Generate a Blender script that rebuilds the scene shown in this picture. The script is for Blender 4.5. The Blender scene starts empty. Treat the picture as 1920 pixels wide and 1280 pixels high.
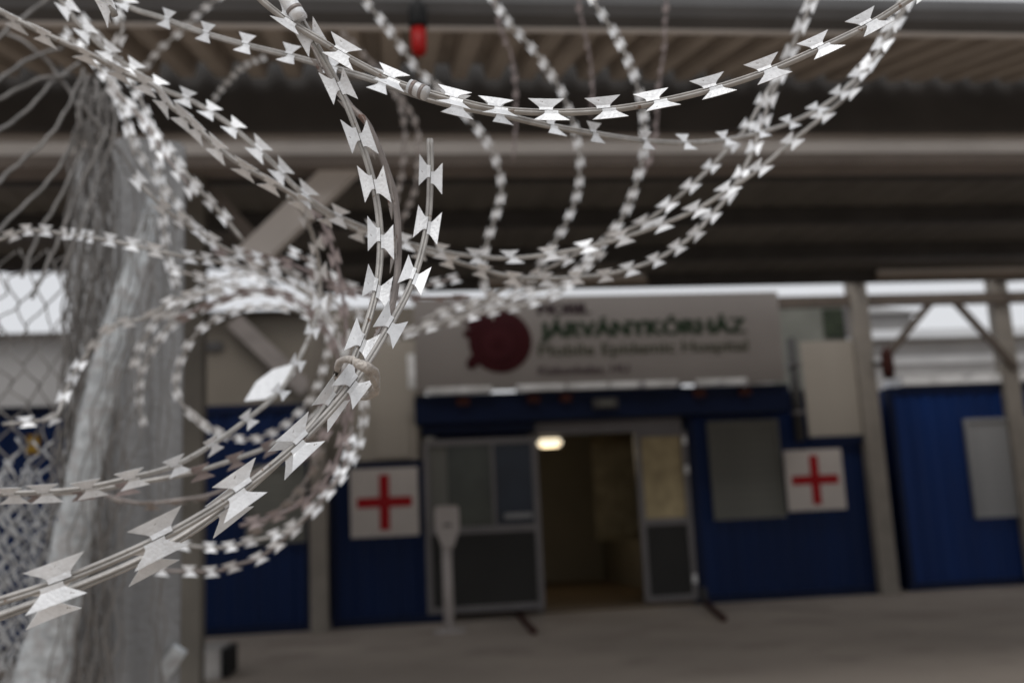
import bpy, bmesh, math, random
from mathutils import Vector, Matrix
random.seed(7)
sc = bpy.context.scene
COL = sc.collection
R = math.radians

# ------------------------------------------------------------------ camera
F_PX, CAM_H = 1850.0, 1.15
_a, _p, _ro = R(7.0), R(10.0), R(2.7)
CF = Vector((math.sin(_a)*math.cos(_p), math.cos(_a)*math.cos(_p), math.sin(_p)))
_r0 = Vector((math.cos(_a), -math.sin(_a), 0)); _u0 = _r0.cross(CF)
CR = math.cos(_ro)*_r0 - math.sin(_ro)*_u0
CU = math.sin(_ro)*_r0 + math.cos(_ro)*_u0
CO = Vector((0, 0, CAM_H))
cd = bpy.data.cameras.new('camera'); cam = bpy.data.objects.new('camera', cd); COL.objects.link(cam)
cam.matrix_world = Matrix(((CR.x, CU.x, -CF.x, CO.x), (CR.y, CU.y, -CF.y, CO.y), (CR.z, CU.z, -CF.z, CO.z), (0, 0, 0, 1)))
cd.sensor_width = 36; cd.lens = 36*F_PX/1920; cd.clip_start = .02; cd.clip_end = 2000
cd.dof.use_dof = True; cd.dof.focus_distance = .575; cd.dof.aperture_fstop = 6.5; cd.dof.aperture_blades = 0
sc.camera = cam

def ray(px, py): return CF + (px-960)/F_PX*CR + (640-py)/F_PX*CU
def at(px, py, d): return CO + ray(px, py)*d                       # measured point: pixel and distance along the view axis
def onY(px, py, Y): r = ray(px, py); return CO + r*(Y/r.y)
def onZ(px, py, Z): r = ray(px, py); return CO + r*((Z-CAM_H)/r.z)

# ------------------------------------------------------------------ world, sun, exposure
w = bpy.data.worlds.new('World'); sc.world = w; w.use_nodes = True
nt = w.node_tree; nt.nodes.clear()
sky = nt.nodes.new('ShaderNodeTexSky'); sky.sky_type = 'NISHITA'; sky.sun_disc = False
SUN_EL, SUN_AZ = R(58), R(200)            # azimuth clockwise from +y: behind the camera, a little to its left
sky.sun_elevation = SUN_EL; sky.sun_rotation = SUN_AZ; sky.air_density = 1.0; sky.dust_density = 4.0; sky.ozone_density = 1.0
hs = nt.nodes.new('ShaderNodeHueSaturation'); hs.inputs['Saturation'].default_value = .22
bg = nt.nodes.new('ShaderNodeBackground'); bg.inputs['Strength'].default_value = .12
wo = nt.nodes.new('ShaderNodeOutputWorld')
veil = nt.nodes.new('ShaderNodeMix'); veil.data_type = 'RGBA'; veil.inputs[0].default_value = .6; veil.inputs[7].default_value = (7.6, 7.7, 8.0, 1)   # even cloud cover
nt.links.new(sky.outputs[0], hs.inputs['Color']); nt.links.new(hs.outputs[0], veil.inputs[6]); nt.links.new(veil.outputs[2], bg.inputs[0]); nt.links.new(bg.outputs[0], wo.inputs[0])
sd = bpy.data.lights.new('sun', 'SUN'); sd.energy = .85; sd.angle = R(25); sd.color = (1, .985, .965)
sun = bpy.data.objects.new('sun', sd); COL.objects.link(sun)
sdir = Vector((math.sin(SUN_AZ)*math.cos(SUN_EL), math.cos(SUN_AZ)*math.cos(SUN_EL), math.sin(SUN_EL)))
sun.rotation_euler = sdir.to_track_quat('Z', 'Y').to_euler(); sun.location = (0, -5, 12)
vs = sc.view_settings; vs.view_transform = 'Standard'; vs.look = 'None'; vs.gamma = 1; vs.use_curve_mapping = False; vs.exposure = .0
sc.cycles.max_bounces = 8; sc.cycles.sample_clamp_indirect = 8

# ------------------------------------------------------------------ materials
def mat(name, col, rough=.6, metal=0., var=.25, scale=8., bump=.0, bscale=60., specks=None, obj_var=0., streak=False, spec=.16):
    m = bpy.data.materials.new(name); m.use_nodes = True; n = m.node_tree.nodes; l = m.node_tree.links
    b = n['Principled BSDF']; b.inputs['Roughness'].default_value = rough; b.inputs['Metallic'].default_value = metal
    b.inputs['Specular IOR Level'].default_value = spec
    tc = n.new('ShaderNodeTexCoord'); no = n.new('ShaderNodeTexNoise'); no.inputs['Scale'].default_value = scale; no.inputs['Detail'].default_value = 6
    src = tc.outputs['Object']
    if streak:
        mp = n.new('ShaderNodeMapping'); mp.inputs['Scale'].default_value = (1, 1, .08); l.new(src, mp.inputs[0]); src = mp.outputs[0]
    l.new(src, no.inputs['Vector'])
    rp = n.new('ShaderNodeValToRGB'); rp.color_ramp.elements[0].position = .3; rp.color_ramp.elements[1].position = .72
    c = Vector(col[:3]); lo = c*(1-var); hi = c*(1+var*.6)
    rp.color_ramp.elements[0].color = (*lo, 1); rp.color_ramp.elements[1].color = (*[min(x, .9) for x in hi], 1)
    l.new(no.outputs['Fac'], rp.inputs[0]); out = rp.outputs[0]
    if specks:
        sn = n.new('ShaderNodeTexNoise'); sn.inputs['Scale'].default_value = specks[1]; sn.inputs['Detail'].default_value = 3; l.new(tc.outputs['Object'], sn.inputs['Vector'])
        sr = n.new('ShaderNodeValToRGB'); sr.color_ramp.elements[0].position = specks[2]; sr.color_ramp.elements[1].position = specks[2]+.06
        sr.color_ramp.elements[0].color = (0, 0, 0, 1); sr.color_ramp.elements[1].color = (1, 1, 1, 1)
        l.new(sn.outputs['Fac'], sr.inputs[0]); mx = n.new('ShaderNodeMix'); mx.data_type = 'RGBA'
        l.new(sr.outputs[0], mx.inputs[0]); l.new(out, mx.inputs[6]); mx.inputs[7].default_value = (*specks[0], 1); out = mx.outputs[2]
    if obj_var:
        oi = n.new('ShaderNodeObjectInfo'); mr = n.new('ShaderNodeMapRange'); mr.inputs[3].default_value = 1-obj_var; mr.inputs[4].default_value = 1+obj_var*.3
        l.new(oi.outputs['Random'], mr.inputs[0]); h = n.new('ShaderNodeHueSaturation'); l.new(mr.outputs[0], h.inputs['Value']); l.new(out, h.inputs['Color']); out = h.outputs[0]
    l.new(out, b.inputs['Base Color'])
    if bump:
        bn = n.new('ShaderNodeTexNoise'); bn.inputs['Scale'].default_value = bscale; bn.inputs['Detail'].default_value = 4; l.new(tc.outputs['Object'], bn.inputs['Vector'])
        bp = n.new('ShaderNodeBump'); bp.inputs['Strength'].default_value = bump; bp.inputs['Distance'].default_value = .01
        l.new(bn.outputs['Fac'], bp.inputs['Height']); l.new(bp.outputs[0], b.inputs['Normal'])
    return m
def emit(name, col, s):
    m = bpy.data.materials.new(name); m.use_nodes = True; b = m.node_tree.nodes['Principled BSDF']
    b.inputs['Base Color'].default_value = (*col, 1); b.inputs['Emission Color'].default_value = (*col, 1); b.inputs['Emission Strength'].default_value = s
    return m
M = {}
M['barb'] = mat('galvanised_barb', (.78, .79, .80), .42, .30, .14, 200, .12, 500, ((.20, .17, .15), 300, .70), .20)
M['tape'] = mat('galvanised_tape', (.40, .385, .365), .45, .35, .25, 90, .08, 500, ((.20, .15, .12), 160, .66))
M['dull'] = mat('dull_shaded_tape', (.26, .23, .215), .5, .4, .25, 60, .05, 400, ((.16, .10, .08), 90, .62))  # darker copy of the galvanised tape, shade of rear strands put into colour
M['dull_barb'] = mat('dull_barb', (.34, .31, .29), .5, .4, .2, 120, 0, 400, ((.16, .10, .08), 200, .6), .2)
M['rust'] = mat('rusty_shaded_tape', (.26, .215, .21), .7, .2, .3, 60)  # rust on the left strands; on the rear hoops it paints in shade
M['rust_barb'] = mat('rusty_shaded_barb', (.33, .28, .272), .7, .2, .3, 100, 0, 1, None, .2)
M['tie'] = mat('tie_wire', (.50, .46, .42), .5, .5, .3, 200, .25, 600)
M['mesh'] = mat('fence_wire', (.23, .22, .21), .55, .5, .3, 30)
M['mesh_light'] = mat('bright_fence_wire', (.46, .47, .48), .55, .3, .25, 30)
M['post'] = mat('post_concrete', (.25, .252, .254), .9, 0, .34, 20, .6, 60, None, 0, True)
M['strip'] = mat('pale_strip', (.42, .44, .45), .7, 0, .40, 30, .5, 60, ((.33, .33, .33), 45, .52))
M['ground'] = mat('concrete_ground', (.38, .325, .275), .9, 0, .18, .7, .15, 30, ((.31, .262, .222), 1.3, .55))
M['blue'] = mat('blue_container_paint', (.0016, .013, .062), .5, 0, .25, 2.5, .05, 40, None, 0, True)
M['blue2'] = mat('bright_blue_container_paint', (.0025, .021, .105), .5, 0, .25, 2.5, .05, 40, None, 0, True)
M['bluetrim'] = mat('dark_blue_trim', (.0018, .0075, .033), .5, 0, .2, 3)
M['panel'] = mat('cream_panel', (.34, .305, .26), .6, 0, .12, 2, .05, 40, None, 0, True)
M['white'] = mat('white_board', (.50, .455, .42), .55, 0, .08, 3)
M['sign'] = mat('sign_board', (.20, .18, .166), .5, 0, .06, 1.5)
M['red'] = mat('red_print', (.30, .004, .007), .5, 0, .08, 4)
M['maroon'] = mat('maroon_print', (.028, .0015, .003), .5, 0, .08, 4)
M['maroon2'] = mat('maroon_print_light', (.036, .004, .006), .5, 0, .08, 4)
M['inkdark'] = mat('dark_print', (.025, .014, .016), .5, 0, .1, 4)
M['inkgreen'] = mat('green_print', (.016, .028, .014), .5, 0, .2, 6)
M['inkgrey'] = mat('grey_green_print', (.060, .060, .042), .5, 0, .1, 4)
M['inkplum'] = mat('plum_print', (.070, .050, .056), .5, 0, .1, 4)
M['alu'] = mat('aluminium_frame', (.15, .14, .14), .45, .3, .12, 3)
M['ledge'] = mat('white_ledge', (.80, .79, .77), .5, 0, .35, 3.5, 0, 1, ((.25, .24, .26), 5, .60))
M['doorpanel'] = mat('dark_grey_door_panel', (.028, .027, .025), .55, 0, .12, 2)
M['shutter'] = mat('grey_shutter', (.14, .138, .122), .6, 0, .12, 2)
M['shutter2'] = mat('pale_grey_shutter', (.26, .26, .26), .6, 0, .1, 2)
M['glass'] = mat('reflecting_glass', (.050, .054, .042), .15, 0, .45, 2.2, 0, 1, None, 0, False, .2)
M['glassblue'] = mat('dark_blue_glass', (.016, .022, .035), .12, 0, .3, 2)
M['steel'] = mat('grey_painted_steel', (.62, .59, .565), .5, 0, .12, 2.5)
M['steelbrown'] = mat('brown_grey_steel', (.20, .175, .158), .55, 0, .2, 3)
M['brownrear'] = mat('dark_brown_steel', (.10, .080, .065), .6, 0, .2, 3)
M['columnrear'] = mat('khaki_steel', (.115, .105, .09), .6, 0, .2, 3)
M['steeldark'] = mat('dark_steel', (.065, .062, .060), .6, 0, .2, 3)
M['postbeige'] = mat('beige_post_paint', (.24, .215, .185), .6, 0, .15, 4)
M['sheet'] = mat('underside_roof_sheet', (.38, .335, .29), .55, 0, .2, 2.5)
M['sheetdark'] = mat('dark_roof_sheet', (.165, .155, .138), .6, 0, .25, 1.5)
M['gutter'] = mat('grey_gutter', (.11, .11, .112), .5, 0, .15, 3)
M['batten'] = mat('unlit_batten', (.36, .31, .26), .6, 0, .1, 3)
M['black'] = mat('black_rubber', (.008, .008, .008), .6, 0, .2, 5)
M['redplastic'] = mat('red_plastic', (.27, .004, .003), .4, 0, .08, 5)
M['curtain'] = mat('yellow_curtain', (.42, .34, .20), .85, 0, .3, 6)
M['inside'] = mat('interior_wall', (.20, .18, .145), .8, 0, .15, 1)
M['insidefloor'] = mat('interior_floor', (.15, .11, .075), .6, 0, .2, 1)
M['lamp'] = emit('warm_lamp', (1, .88, .66), 1.15)
M['whitestand'] = mat('white_plastic', (.42, .38, .36), .45, 0, .06, 5)
M['rustred'] = mat('red_brown_iron', (.05, .014, .010), .7, 0, .3, 9)
M['beige'] = mat('beige_render', (.15, .13, .105), .85, 0, .15, .6)
M['paleroof'] = mat('pale_metal_roof', (.40, .40, .40), .6, 0, .15, .8)
M['palewall'] = mat('pale_grey_wall', (.29, .285, .28), .8, 0, .2, .6)
M['yellow'] = mat('yellow_sticker', (.55, .33, .04), .5, 0, .1, 5)
M['block'] = mat('concrete_block', (.42, .40, .38), .9, 0, .25, 6, .3, 60)
M['greengrey'] = mat('grey_green_wall', (.17, .17, .145), .8, 0, .2, 2)
M['darkgreen'] = mat('dark_green_glass', (.030, .038, .022), .4, 0, .5, 6)
M['leaf'] = mat('leaf_green', (.055, .070, .040), .8, 0, .35, 12, 0, 1, None, 0)

# ------------------------------------------------------------------ building helpers
def link(name, me, m=None, parent=None, loc=None):
    o = bpy.data.objects.new(name, me); COL.objects.link(o)
    if m is not None and me is not None:
        me.materials.clear(); me.materials.append(m)
    if parent: o.parent = parent
    if loc is not None: o.location = loc
    return o
def tag(o, label, cat, group=None, kind=None):
    o['label'] = label; o['category'] = cat
    if group: o['group'] = group
    if kind: o['kind'] = kind
    return o
def thing(name, label, cat, loc=(0, 0, 0), group=None):
    return tag(link(name, None, None, None, loc), label, cat, group)
def bm_obj(name, bm, m, parent=None, smooth=False):
    """bm in world coordinates; the object sits in its parent's frame"""
    if parent is not None:
        off = parent.location if parent.parent is None else parent.location + parent.parent.location
        bmesh.ops.translate(bm, verts=bm.verts, vec=-Vector(off))
    bmesh.ops.recalc_face_normals(bm, faces=bm.faces)
    me = bpy.data.meshes.new(name); bm.to_mesh(me); bm.free()
    if smooth:
        for p in me.polygons: p.use_smooth = True
    return link(name, me, M[m], parent)
def box(bm, x0, x1, y0, y1, z0, z1, bev=0.):
    vs_ = [bm.verts.new(v) for v in ((x0, y0, z0), (x1, y0, z0), (x1, y1, z0), (x0, y1, z0), (x0, y0, z1), (x1, y0, z1), (x1, y1, z1), (x0, y1, z1))]
    fs = [bm.faces.new([vs_[i] for i in q]) for q in ((0, 3, 2, 1), (4, 5, 6, 7), (0, 1, 5, 4), (1, 2, 6, 5), (2, 3, 7, 6), (3, 0, 4, 7))]
    if bev:
        es = list({e for f in fs for e in f.edges}); bmesh.ops.bevel(bm, geom=es, offset=bev, segments=2, affect='EDGES')
def bx(name, m, parent, x0, x1, y0, y1, z0, z1, bev=0.):
    bm = bmesh.new(); box(bm, min(x0, x1), max(x0, x1), y0, y1, min(z0, z1), max(z0, z1), bev); return bm_obj(name, bm, m, parent)
def bar(bm, p, q, wx, wy, up=Vector((0, 1, 0))):
    """square bar between two points"""
    p, q = Vector(p), Vector(q); t = (q-p).normalized(); s = t.cross(up).normalized(); n = s.cross(t)
    a = [bm.verts.new(p+s*i*wx/2+n*j*wy/2) for i, j in ((-1, -1), (1, -1), (1, 1), (-1, 1))]
    b = [bm.verts.new(q+s*i*wx/2+n*j*wy/2) for i, j in ((-1, -1), (1, -1), (1, 1), (-1, 1))]
    for k in range(4): bm.faces.new((a[k], a[(k+1) % 4], b[(k+1) % 4], b[k]))
    bm.faces.new(a[::-1]); bm.faces.new(b)
def lathe(bm, prof, c, n=20):
    c = Vector(c); rings = []
    for r_, z in prof:
        rings.append([bm.verts.new(c+Vector((r_*math.cos(2*math.pi*k/n), r_*math.sin(2*math.pi*k/n), z))) for k in range(n)])
    for A, B in zip(rings, rings[1:]):
        for k in range(n): bm.faces.new((A[k], A[(k+1) % n], B[(k+1) % n], B[k]))
    bm.faces.new(rings[0][::-1]); bm.faces.new(rings[-1])
def corrugated(bm, x0, x1, pitch, depth, p0, p1, thick=.004):
    """trapezoid sheet spanning x0..x1, ribs running from (y,z)=p0 to p1; depth is along the sheet normal"""
    d = Vector((0, p1[0]-p0[0], p1[1]-p0[1])).normalized(); nrm = Vector((0, -d.z, d.y))
    xs = []; x = x0; k = 0
    prof = [(0, 0), (.40, 0), (.52, 1), (.88, 1)]
    while x < x1-1e-6:
        for u, h in prof:
            if x+u*pitch < x1: xs.append((x+u*pitch, h*depth))
        x += pitch
    xs.append((x1, 0))
    A0, A1, B0, B1 = [], [], [], []
    for x, h in xs:
        o = nrm*h
        for L, P, e in ((A0, p0, 0), (A1, p1, 0), (B0, p0, thick), (B1, p1, thick)):
            L.append(bm.verts.new(Vector((x, P[0], P[1]))+o+nrm*e))
    n = len(xs)
    for k in range(n-1):
        bm.faces.new((A0[k], A1[k], A1[k+1], A0[k+1])); bm.faces.new((B0[k], B0[k+1], B1[k+1], B1[k]))
        bm.faces.new((A0[k], A0[k+1], B0[k+1], B0[k])); bm.faces.new((A1[k], B1[k], B1[k+1], A1[k+1]))
    bm.faces.new((A0[0], B0[0], B1[0], A1[0])); bm.faces.new((A0[-1], A1[-1], B1[-1], B0[-1]))
def wall_ribs(bm, x0, x1, y, z0, z1, pitch=.2, depth=.014, back=.06):
    """vertically ribbed steel wall facing -y, closed at the back"""
    xs = []; x = x0
    while x < x1-1e-6:
        for u, h in ((0, 0), (.36, 0), (.5, 1), (.86, 1)):
            if x+u*pitch < x1: xs.append((x+u*pitch, h*depth))
        x += pitch
    xs.append((x1, 0))
    f = [(bm.verts.new((x, y+h, z0)), bm.verts.new((x, y+h, z1))) for x, h in xs]
    for a, b in zip(f, f[1:]): bm.faces.new((a[0], b[0], b[1], a[1]))
    q = [bm.verts.new(v) for v in ((x0, y+back, z0), (x1, y+back, z0), (x1, y+back, z1), (x0, y+back, z1))]
    bm.faces.new(q[::-1]); bm.faces.new((f[0][0], f[0][1], q[3], q[0])); bm.faces.new((f[-1][0], q[1], q[2], f[-1][1]))
    bm.faces.new([a[1] for a in f]+[q[2], q[3]]); bm.faces.new([a[0] for a in f][::-1]+[q[0], q[1]])

# ================================================================== SETTING
bm = bmesh.new(); S = 600
for v in ((-S, -S, 0), (S, -S, 0), (S, S, 0), (-S, S, 0)): bm.verts.new(v)
bm.faces.new(bm.verts); g = bm_obj('ground', bm, 'ground'); g['kind'] = 'structure'

# ------------------------------------------------------------------ canopy roof over the yard
XL, XR = -9.0, 13.0
eY, rY = 4.1, 5.2
eZ = onY(960, 58, eY).z; rZ = onY(960, 150, rY).z
can = thing('canopy', 'long steel canopy roof with ribbed underside, grey gutter and pale beam', 'canopy', (0, 5.6, 0))
x = XL
while x < XR-.01:                                                   # ribbed sheets of the front slope
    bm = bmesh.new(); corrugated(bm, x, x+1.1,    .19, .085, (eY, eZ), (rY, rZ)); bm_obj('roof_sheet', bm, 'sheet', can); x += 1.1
gZ0 = onY(960, 57, eY-.02).z; gZ1 = onY(960, 15, eY-.02).z
bm = bmesh.new(); prof = [(-.03, gZ0), (-.14, gZ0+.01), (-.17, gZ0+.05), (-.17, gZ1-.02), (-.155, gZ1), (-.03, gZ1)]
a = [bm.verts.new((XL, eY+y, z)) for y, z in prof]; b = [bm.verts.new((XR, eY+y, z)) for y, z in prof]
for k in range(len(prof)): bm.faces.new((a[k], a[(k+1) % 6], b[(k+1) % 6], b[k]))
bm.faces.new(a); bm.faces.new(b[::-1]); bm_obj('gutter', bm, 'gutter', can)
bx('gutter_lip', 'steel', can, XL, XR, eY-.055, eY-.03, gZ0-.016, gZ0-.002)
zA, zB = onY(960, 155, rY+.03).z, onY(960, 226, rY+.03).z            # dark fascia behind the ribs
bx('fascia', 'steeldark', can, XL, XR, rY+.03, rY+.09, zB-.05, zA+.20)
bY = 5.6                                                            # pale I-beam
z0, z1, z2, z3 = [onY(960, p, bY).z for p in (310, 288, 250, 227)]
bm = bmesh.new(); box(bm, XL, XR, bY+.03, bY+.05, z1, z2); bm_obj('beam_web', bm, 'steel', can)
bx('beam_flange', 'steelbrown', can, XL, XR, bY, bY+.22, z0, z1-.002)
bx('beam_flange', 'steelbrown', can, XL, XR, bY, bY+.22, z2+.002, z3)
fZ = onY(1300, 519, 10.6).z
lY = onZ(60, 515, fZ-.03).y
xs0 = onY(575, 545, 10.6).x
x = XL
while x < XR-.01:                                                   # dark sheets behind the beam
    y1 = 10.6 if x+1.1 > xs0 else lY
    zz = z3+.12+(fZ-z3-.12)*(y1-5.5)/(10.6-5.5)
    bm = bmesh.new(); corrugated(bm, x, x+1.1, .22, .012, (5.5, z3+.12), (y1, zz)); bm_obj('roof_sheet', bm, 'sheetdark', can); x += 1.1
for yy in (6.7, 7.9, 9.2, 10.45):
    zz = z3+.12+(fZ-z3-.12)*(yy-5.5)/5.1
    bx('purlin', 'steeldark', can, XL if yy < lY else xs0, XR, yy-.04, yy+.04, zz-.14, zz-.004)
# steel columns of the canopy and their braces
cx = onY(356, 700, 5.75).x
bx('column', 'columnrear', can, cx-.07, cx+.07, 5.64+.1, 5.88, 0, z0-.002)
bm = bmesh.new(); bar(bm, onY(672, 290, 5.72), onY(462, 492, 5.72), .165, .10); bm_obj('knee_brace', bm, 'steel', can)
bm = bmesh.new(); bar(bm, onY(330, 300, 5.95), onY(520, 500, 5.95), .10, .08); bm_obj('knee_brace', bm, 'steelbrown', can)
bm = bmesh.new(); bar(bm, onY(245, 5, 5.95), onY(315, 250, 5.95), .16, .08); bm_obj('strut', bm, 'gutter', can)
# rear columns in front of the cabins
RY = 11.15
for nm, pa, pb, wd, m in (('column', (599, 1187), (597, 560), .19, 'postbeige'), ('column', (1672, 1113), (1610, 520), .23, 'postbeige'), ('column', (1950, 1095), (1908, 500), .22, 'postbeige')):
    A = onZ(pa[0], pa[1], 0); 
    ztp = onY(pb[0], 512, A.y).z
    bx(nm, m, can, A.x-wd/2, A.x+wd/2, A.y, A.y+.16, 0, ztp)
    bm = bmesh.new(); bar(bm, (A.x, 10.5, fZ-.06), (A.x, A.y-.002, ztp-.06), .12, .10, Vector((1, 0, 0))); bm_obj('rafter', bm, 'brownrear', can)
A = onZ(1672, 1113, 0); B = onZ(1950, 1095, 0)
q0, q1 = onY(1750, 549, A.y).z, onY(1750, 569, A.y).z
bx('tie_beam', 'brownrear', can, onY(1462, 560, A.y).x, XR, A.y+.02, A.y+.12, q1, q0)
for pa, pb in (((1745, 567), (1662, 668)), ((1792, 567), (1905, 690))):
    bm = bmesh.new(); bar(bm, onY(*pa, A.y+.07), onY(*pb, A.y+.07), .085, .06); bm_obj('knee_brace', bm, 'brownrear', can)
# unlit battens under the roof
def roofz(y): return z3+.12+(fZ-z3-.12)*(y-5.5)/5.1
def batten(px0, px1, py, lab):
    lo, hi = 5.8, 10.4
    for _ in range(40):
        mid = (lo+hi)/2
        if onY((px0+px1)/2, py, mid).z > roofz(mid)-.12: lo = mid
        else: hi = mid
    y = lo
    xa, xb = onY(px0, py, y).x, onY(px1, py, y).x; z = roofz(y)-.12
    t = thing('ceiling_light', lab, 'ceiling light', ((xa+xb)/2, y, z), 'unlit battens under the canopy')
    bm = bmesh.new(); box(bm, xa, xb, y-.06, y+.06, z, z+.05, .01); bm_obj('diffuser', bm, 'batten', t)
    bx('housing', 'steel', t, xa+.02, xb-.02, y-.035, y+.035, z+.052, z+.11)
batten(890, 1200, 350, 'unlit brownish batten light just behind the hanging wire hoops')
batten(1622, 1925, 346, 'unlit batten light under the dark roof towards the outer right edge')
batten(1392, 1618, 453, 'short unlit batten light farther back, right of the coil')
batten(868, 1095, 461, 'dim batten light half hidden behind the lower coil wires')

# ------------------------------------------------------------------ cabins and entrance
def rect(p, q, Y):
    A, B = onY(*p, Y), onY(*q, Y); return min(A.x, B.x), max(A.x, B.x), min(A.z, B.z), max(A.z, B.z)
def cabin(label, x0, x1, Y, ztop, m='blue', depth=5, wall='wall'):
    t = thing('container_cabin', label, 'container', ((x0+x1)/2, Y, 0), 'blue container cabins along the yard')
    bm = bmesh.new(); wall_ribs(bm, x0+.08, x1-.08, Y+.012, .09, ztop-.1); bm_obj('ribbed_wall', bm, m, t)
    bx('corner_post', 'bluetrim', t, x0, x0+.08, Y, Y+.12, .09, ztop-.1); bx('corner_post', 'bluetrim', t, x1-.08, x1, Y, Y+.12, .09, ztop-.1)
    bx('bottom_rail', 'bluetrim', t, x0, x1, Y-.005, Y+.12, 0, .088); bx('top_rail', 'bluetrim', t, x0, x1, Y-.005, Y+.12, ztop-.098, ztop)
    bx('body', m, t, x0+.01, x1-.01, Y+.125, Y+depth, .02, ztop-.01)
    return t
def window(t, x0, x1, z0, z1, Y, m='shutter', slats=True):
    f = bmesh.new(); e = .045
    for a in ((x0-e, x1+e, z1, z1+e), (x0-e, x1+e, z0-e, z0), (x0-e, x0, z0, z1), (x1, x1+e, z0, z1)): box(f, a[0], a[1], Y-.035, Y+.05, a[2], a[3])
    wnd = bm_obj('window', f, m, t)
    n = max(4, int((z1-z0)/.095)); h = (z1-z0)/n
    bm = bmesh.new(); box(bm, x0, x1, Y-.012, Y-.004, z0+.002, z0+h-.002)
    me = None
    for k in range(n):
        if k == 0: s = bm_obj('slat', bm, m, t); s.parent = wnd; me = s.data
        else:
            o = bpy.data.objects.new('slat', me); COL.objects.link(o); o.parent = wnd; o.location = (0, 0, k*h)
    return wnd

# far-left cabin, brighter blue, seen through the mesh
x0, x1, z0, z1 = rect((-260, 772), (128, 1100), 10.4)
c = cabin('bright blue container cabin behind the chain-link mesh at the far left', x0, x1, 10.4, z1, 'blue2')
p = onY(60, 832, 10.36); bx('sticker', 'yellow', c, p.x-.06, p.x+.06, 10.385, 10.395, p.z-.09, p.z+.09)
# left cabin
YL = 11.5
x0, x1, z0, z1 = rect((352, 762), (586, 1190), YL)
c = cabin('blue container cabin with grey window behind the lower wire loops', x0, x1, YL, z1)
a = rect((470, 880), (566, 1008), YL); window(c, *a, YL)
# middle-left cabin
YM = 11.6
x0, x1, z0, z1 = rect((618, 868), (842, 1175), YM)
c = cabin('low dark blue cabin under the left red cross sign', x0, x1, YM, onY(720, 866, YM).z)
a = rect((642, 640), (784, 862), YM)
cp = thing('wall_panel', 'tall cream wall panel above the left red cross sign', 'wall panel', ((a[0]+a[1])/2, YM+.05, a[2]), 'cream panels beside the entrance')
bx('board', 'panel', cp, a[0], a[1], YM+.03, YM+.5, a[2]+.012, a[3])
b2 = rect((700, 772), (770, 856), YM); bx('inset_panel', 'panel', cp, b2[0], b2[1], YM+.005, YM+.028, b2[2], b2[3], .006)
# right cabin
YR = 11.9
x0, x1, z0, z1 = rect((1286, 780), (1652, 1112), YR)
c = cabin('dark blue container cabin with grey shuttered window right of the entrance', x0, x1, YR, onY(1450, 826, YR).z if False else onY(1400, 735, YR).z)
a = rect((1332, 797), (1466, 962), YR); window(c, *a, YR)
a = rect((1497, 642), (1622, 815), YR)
cp = thing('wall_panel', 'cream wall panel standing above the right red cross sign', 'wall panel', ((a[0]+a[1])/2, YR-.06, a[2]), 'cream panels beside the entrance')
bx('board', 'panel', cp, a[0], a[1], YR-.06, YR-.02, a[2], a[3])
bx('bottom_trim', 'bluetrim', cp, a[0], a[1]+.05, YR-.065, YR-.02, a[2]-.09, a[2]-.003)
a = rect((1474, 640), (1497, 815), YR)
dp = thing('downpipe', 'dark downpipe between the sign board and the right cream panel', 'pipe', ((a[0]+a[1])/2, YR-.1, 0))
bm = bmesh.new(); lathe(bm, [(.06, 1.9), (.06, a[3]+.02)], ((a[0]+a[1])/2, YR-.10, 0), 14); bm_obj('pipe', bm, 'steeldark', dp, True)
for k in range(2): bx('clip', 'alu', dp, (a[0]+a[1])/2-.07, (a[0]+a[1])/2+.07, YR-.17, YR-.03, a[2]+.25+k*.6, a[2]+.29+k*.6)
# far right cabin
YF = 11.95
x0, x1, z0, z1 = rect((1662, 716), (2150, 1100), YF)
c = cabin('blue container cabin with pale window right of the leaning-looking post', x0, x1, YF, onY(1780, 722, YF).z, 'blue2')
a = rect((1813, 792), (1960, 958), YF); window(c, *a, YF, 'shutter2')
e = onY(1690, 716, YF); bx('roof_edge', 'ledge', c, e.x, x1, YF-.03, YF+.5, onY(1780, 720, YF).z+.002, onY(1780, 703, YF).z)
p = onY(1664, 680, 11.6)
fx = thing('canister', 'small red canister hanging beside the right post', 'canister', (p.x, 11.6, p.z-.2))
bm = bmesh.new(); lathe(bm, [(.03, -.2), (.07, -.19), (.075, -.1), (.075, .1), (.05, .16), (.02, .18), (.02, .22)], p, 16); bm_obj('body', bm, 'rustred', fx, True)
bx('bracket', 'steeldark', fx, p.x-.15, p.x+.02, 11.68, 11.70, p.z-.02, p.z+.03)

# entrance block
YE = 12.0
ent = thing('entrance', 'hospital entrance with dark blue header and open glass doorway', 'entrance', (2.4, YE, 0))
a = rect((778, 745), (1482, 790), 11.45)
zt = onY(1130, 730, 11.45).z; zb = onY(1130, 783, 11.45).z
bx('header', 'bluetrim', ent, onY(778, 770, 11.45).x, onY(1482, 750, 11.45).x, 11.45, 11.8, zb, zt, .01)
zb2 = onY(890, 812, 11.62).z
bx('header_drop', 'bluetrim', ent, onY(790, 800, 11.6).x, onY(1003, 800, 11.6).x, 11.62, 11.95, zb2, zb-.002)
z = onY(1130, 757, 11.45).z; q = onY(1133, 757, 11.45)
bx('door_sensor', 'steeldark', ent, q.x-.15, q.x+.15, 11.36, 11.448, q.z-.06, q.z+.06, .01)
bx('sensor_window', 'shutter', ent, q.x-.09, q.x+.09, 11.352, 11.358, q.z-.03, q.z+.02)
for px in (868, 1000, 1060, 1310, 1395):
    q = onY(px, 752-(px-868)*.035, 11.45); bx('bracket', 'rustred', ent, q.x-.07, q.x+.07, 11.40, 11.448, q.z-.05, q.z+.05)
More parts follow.
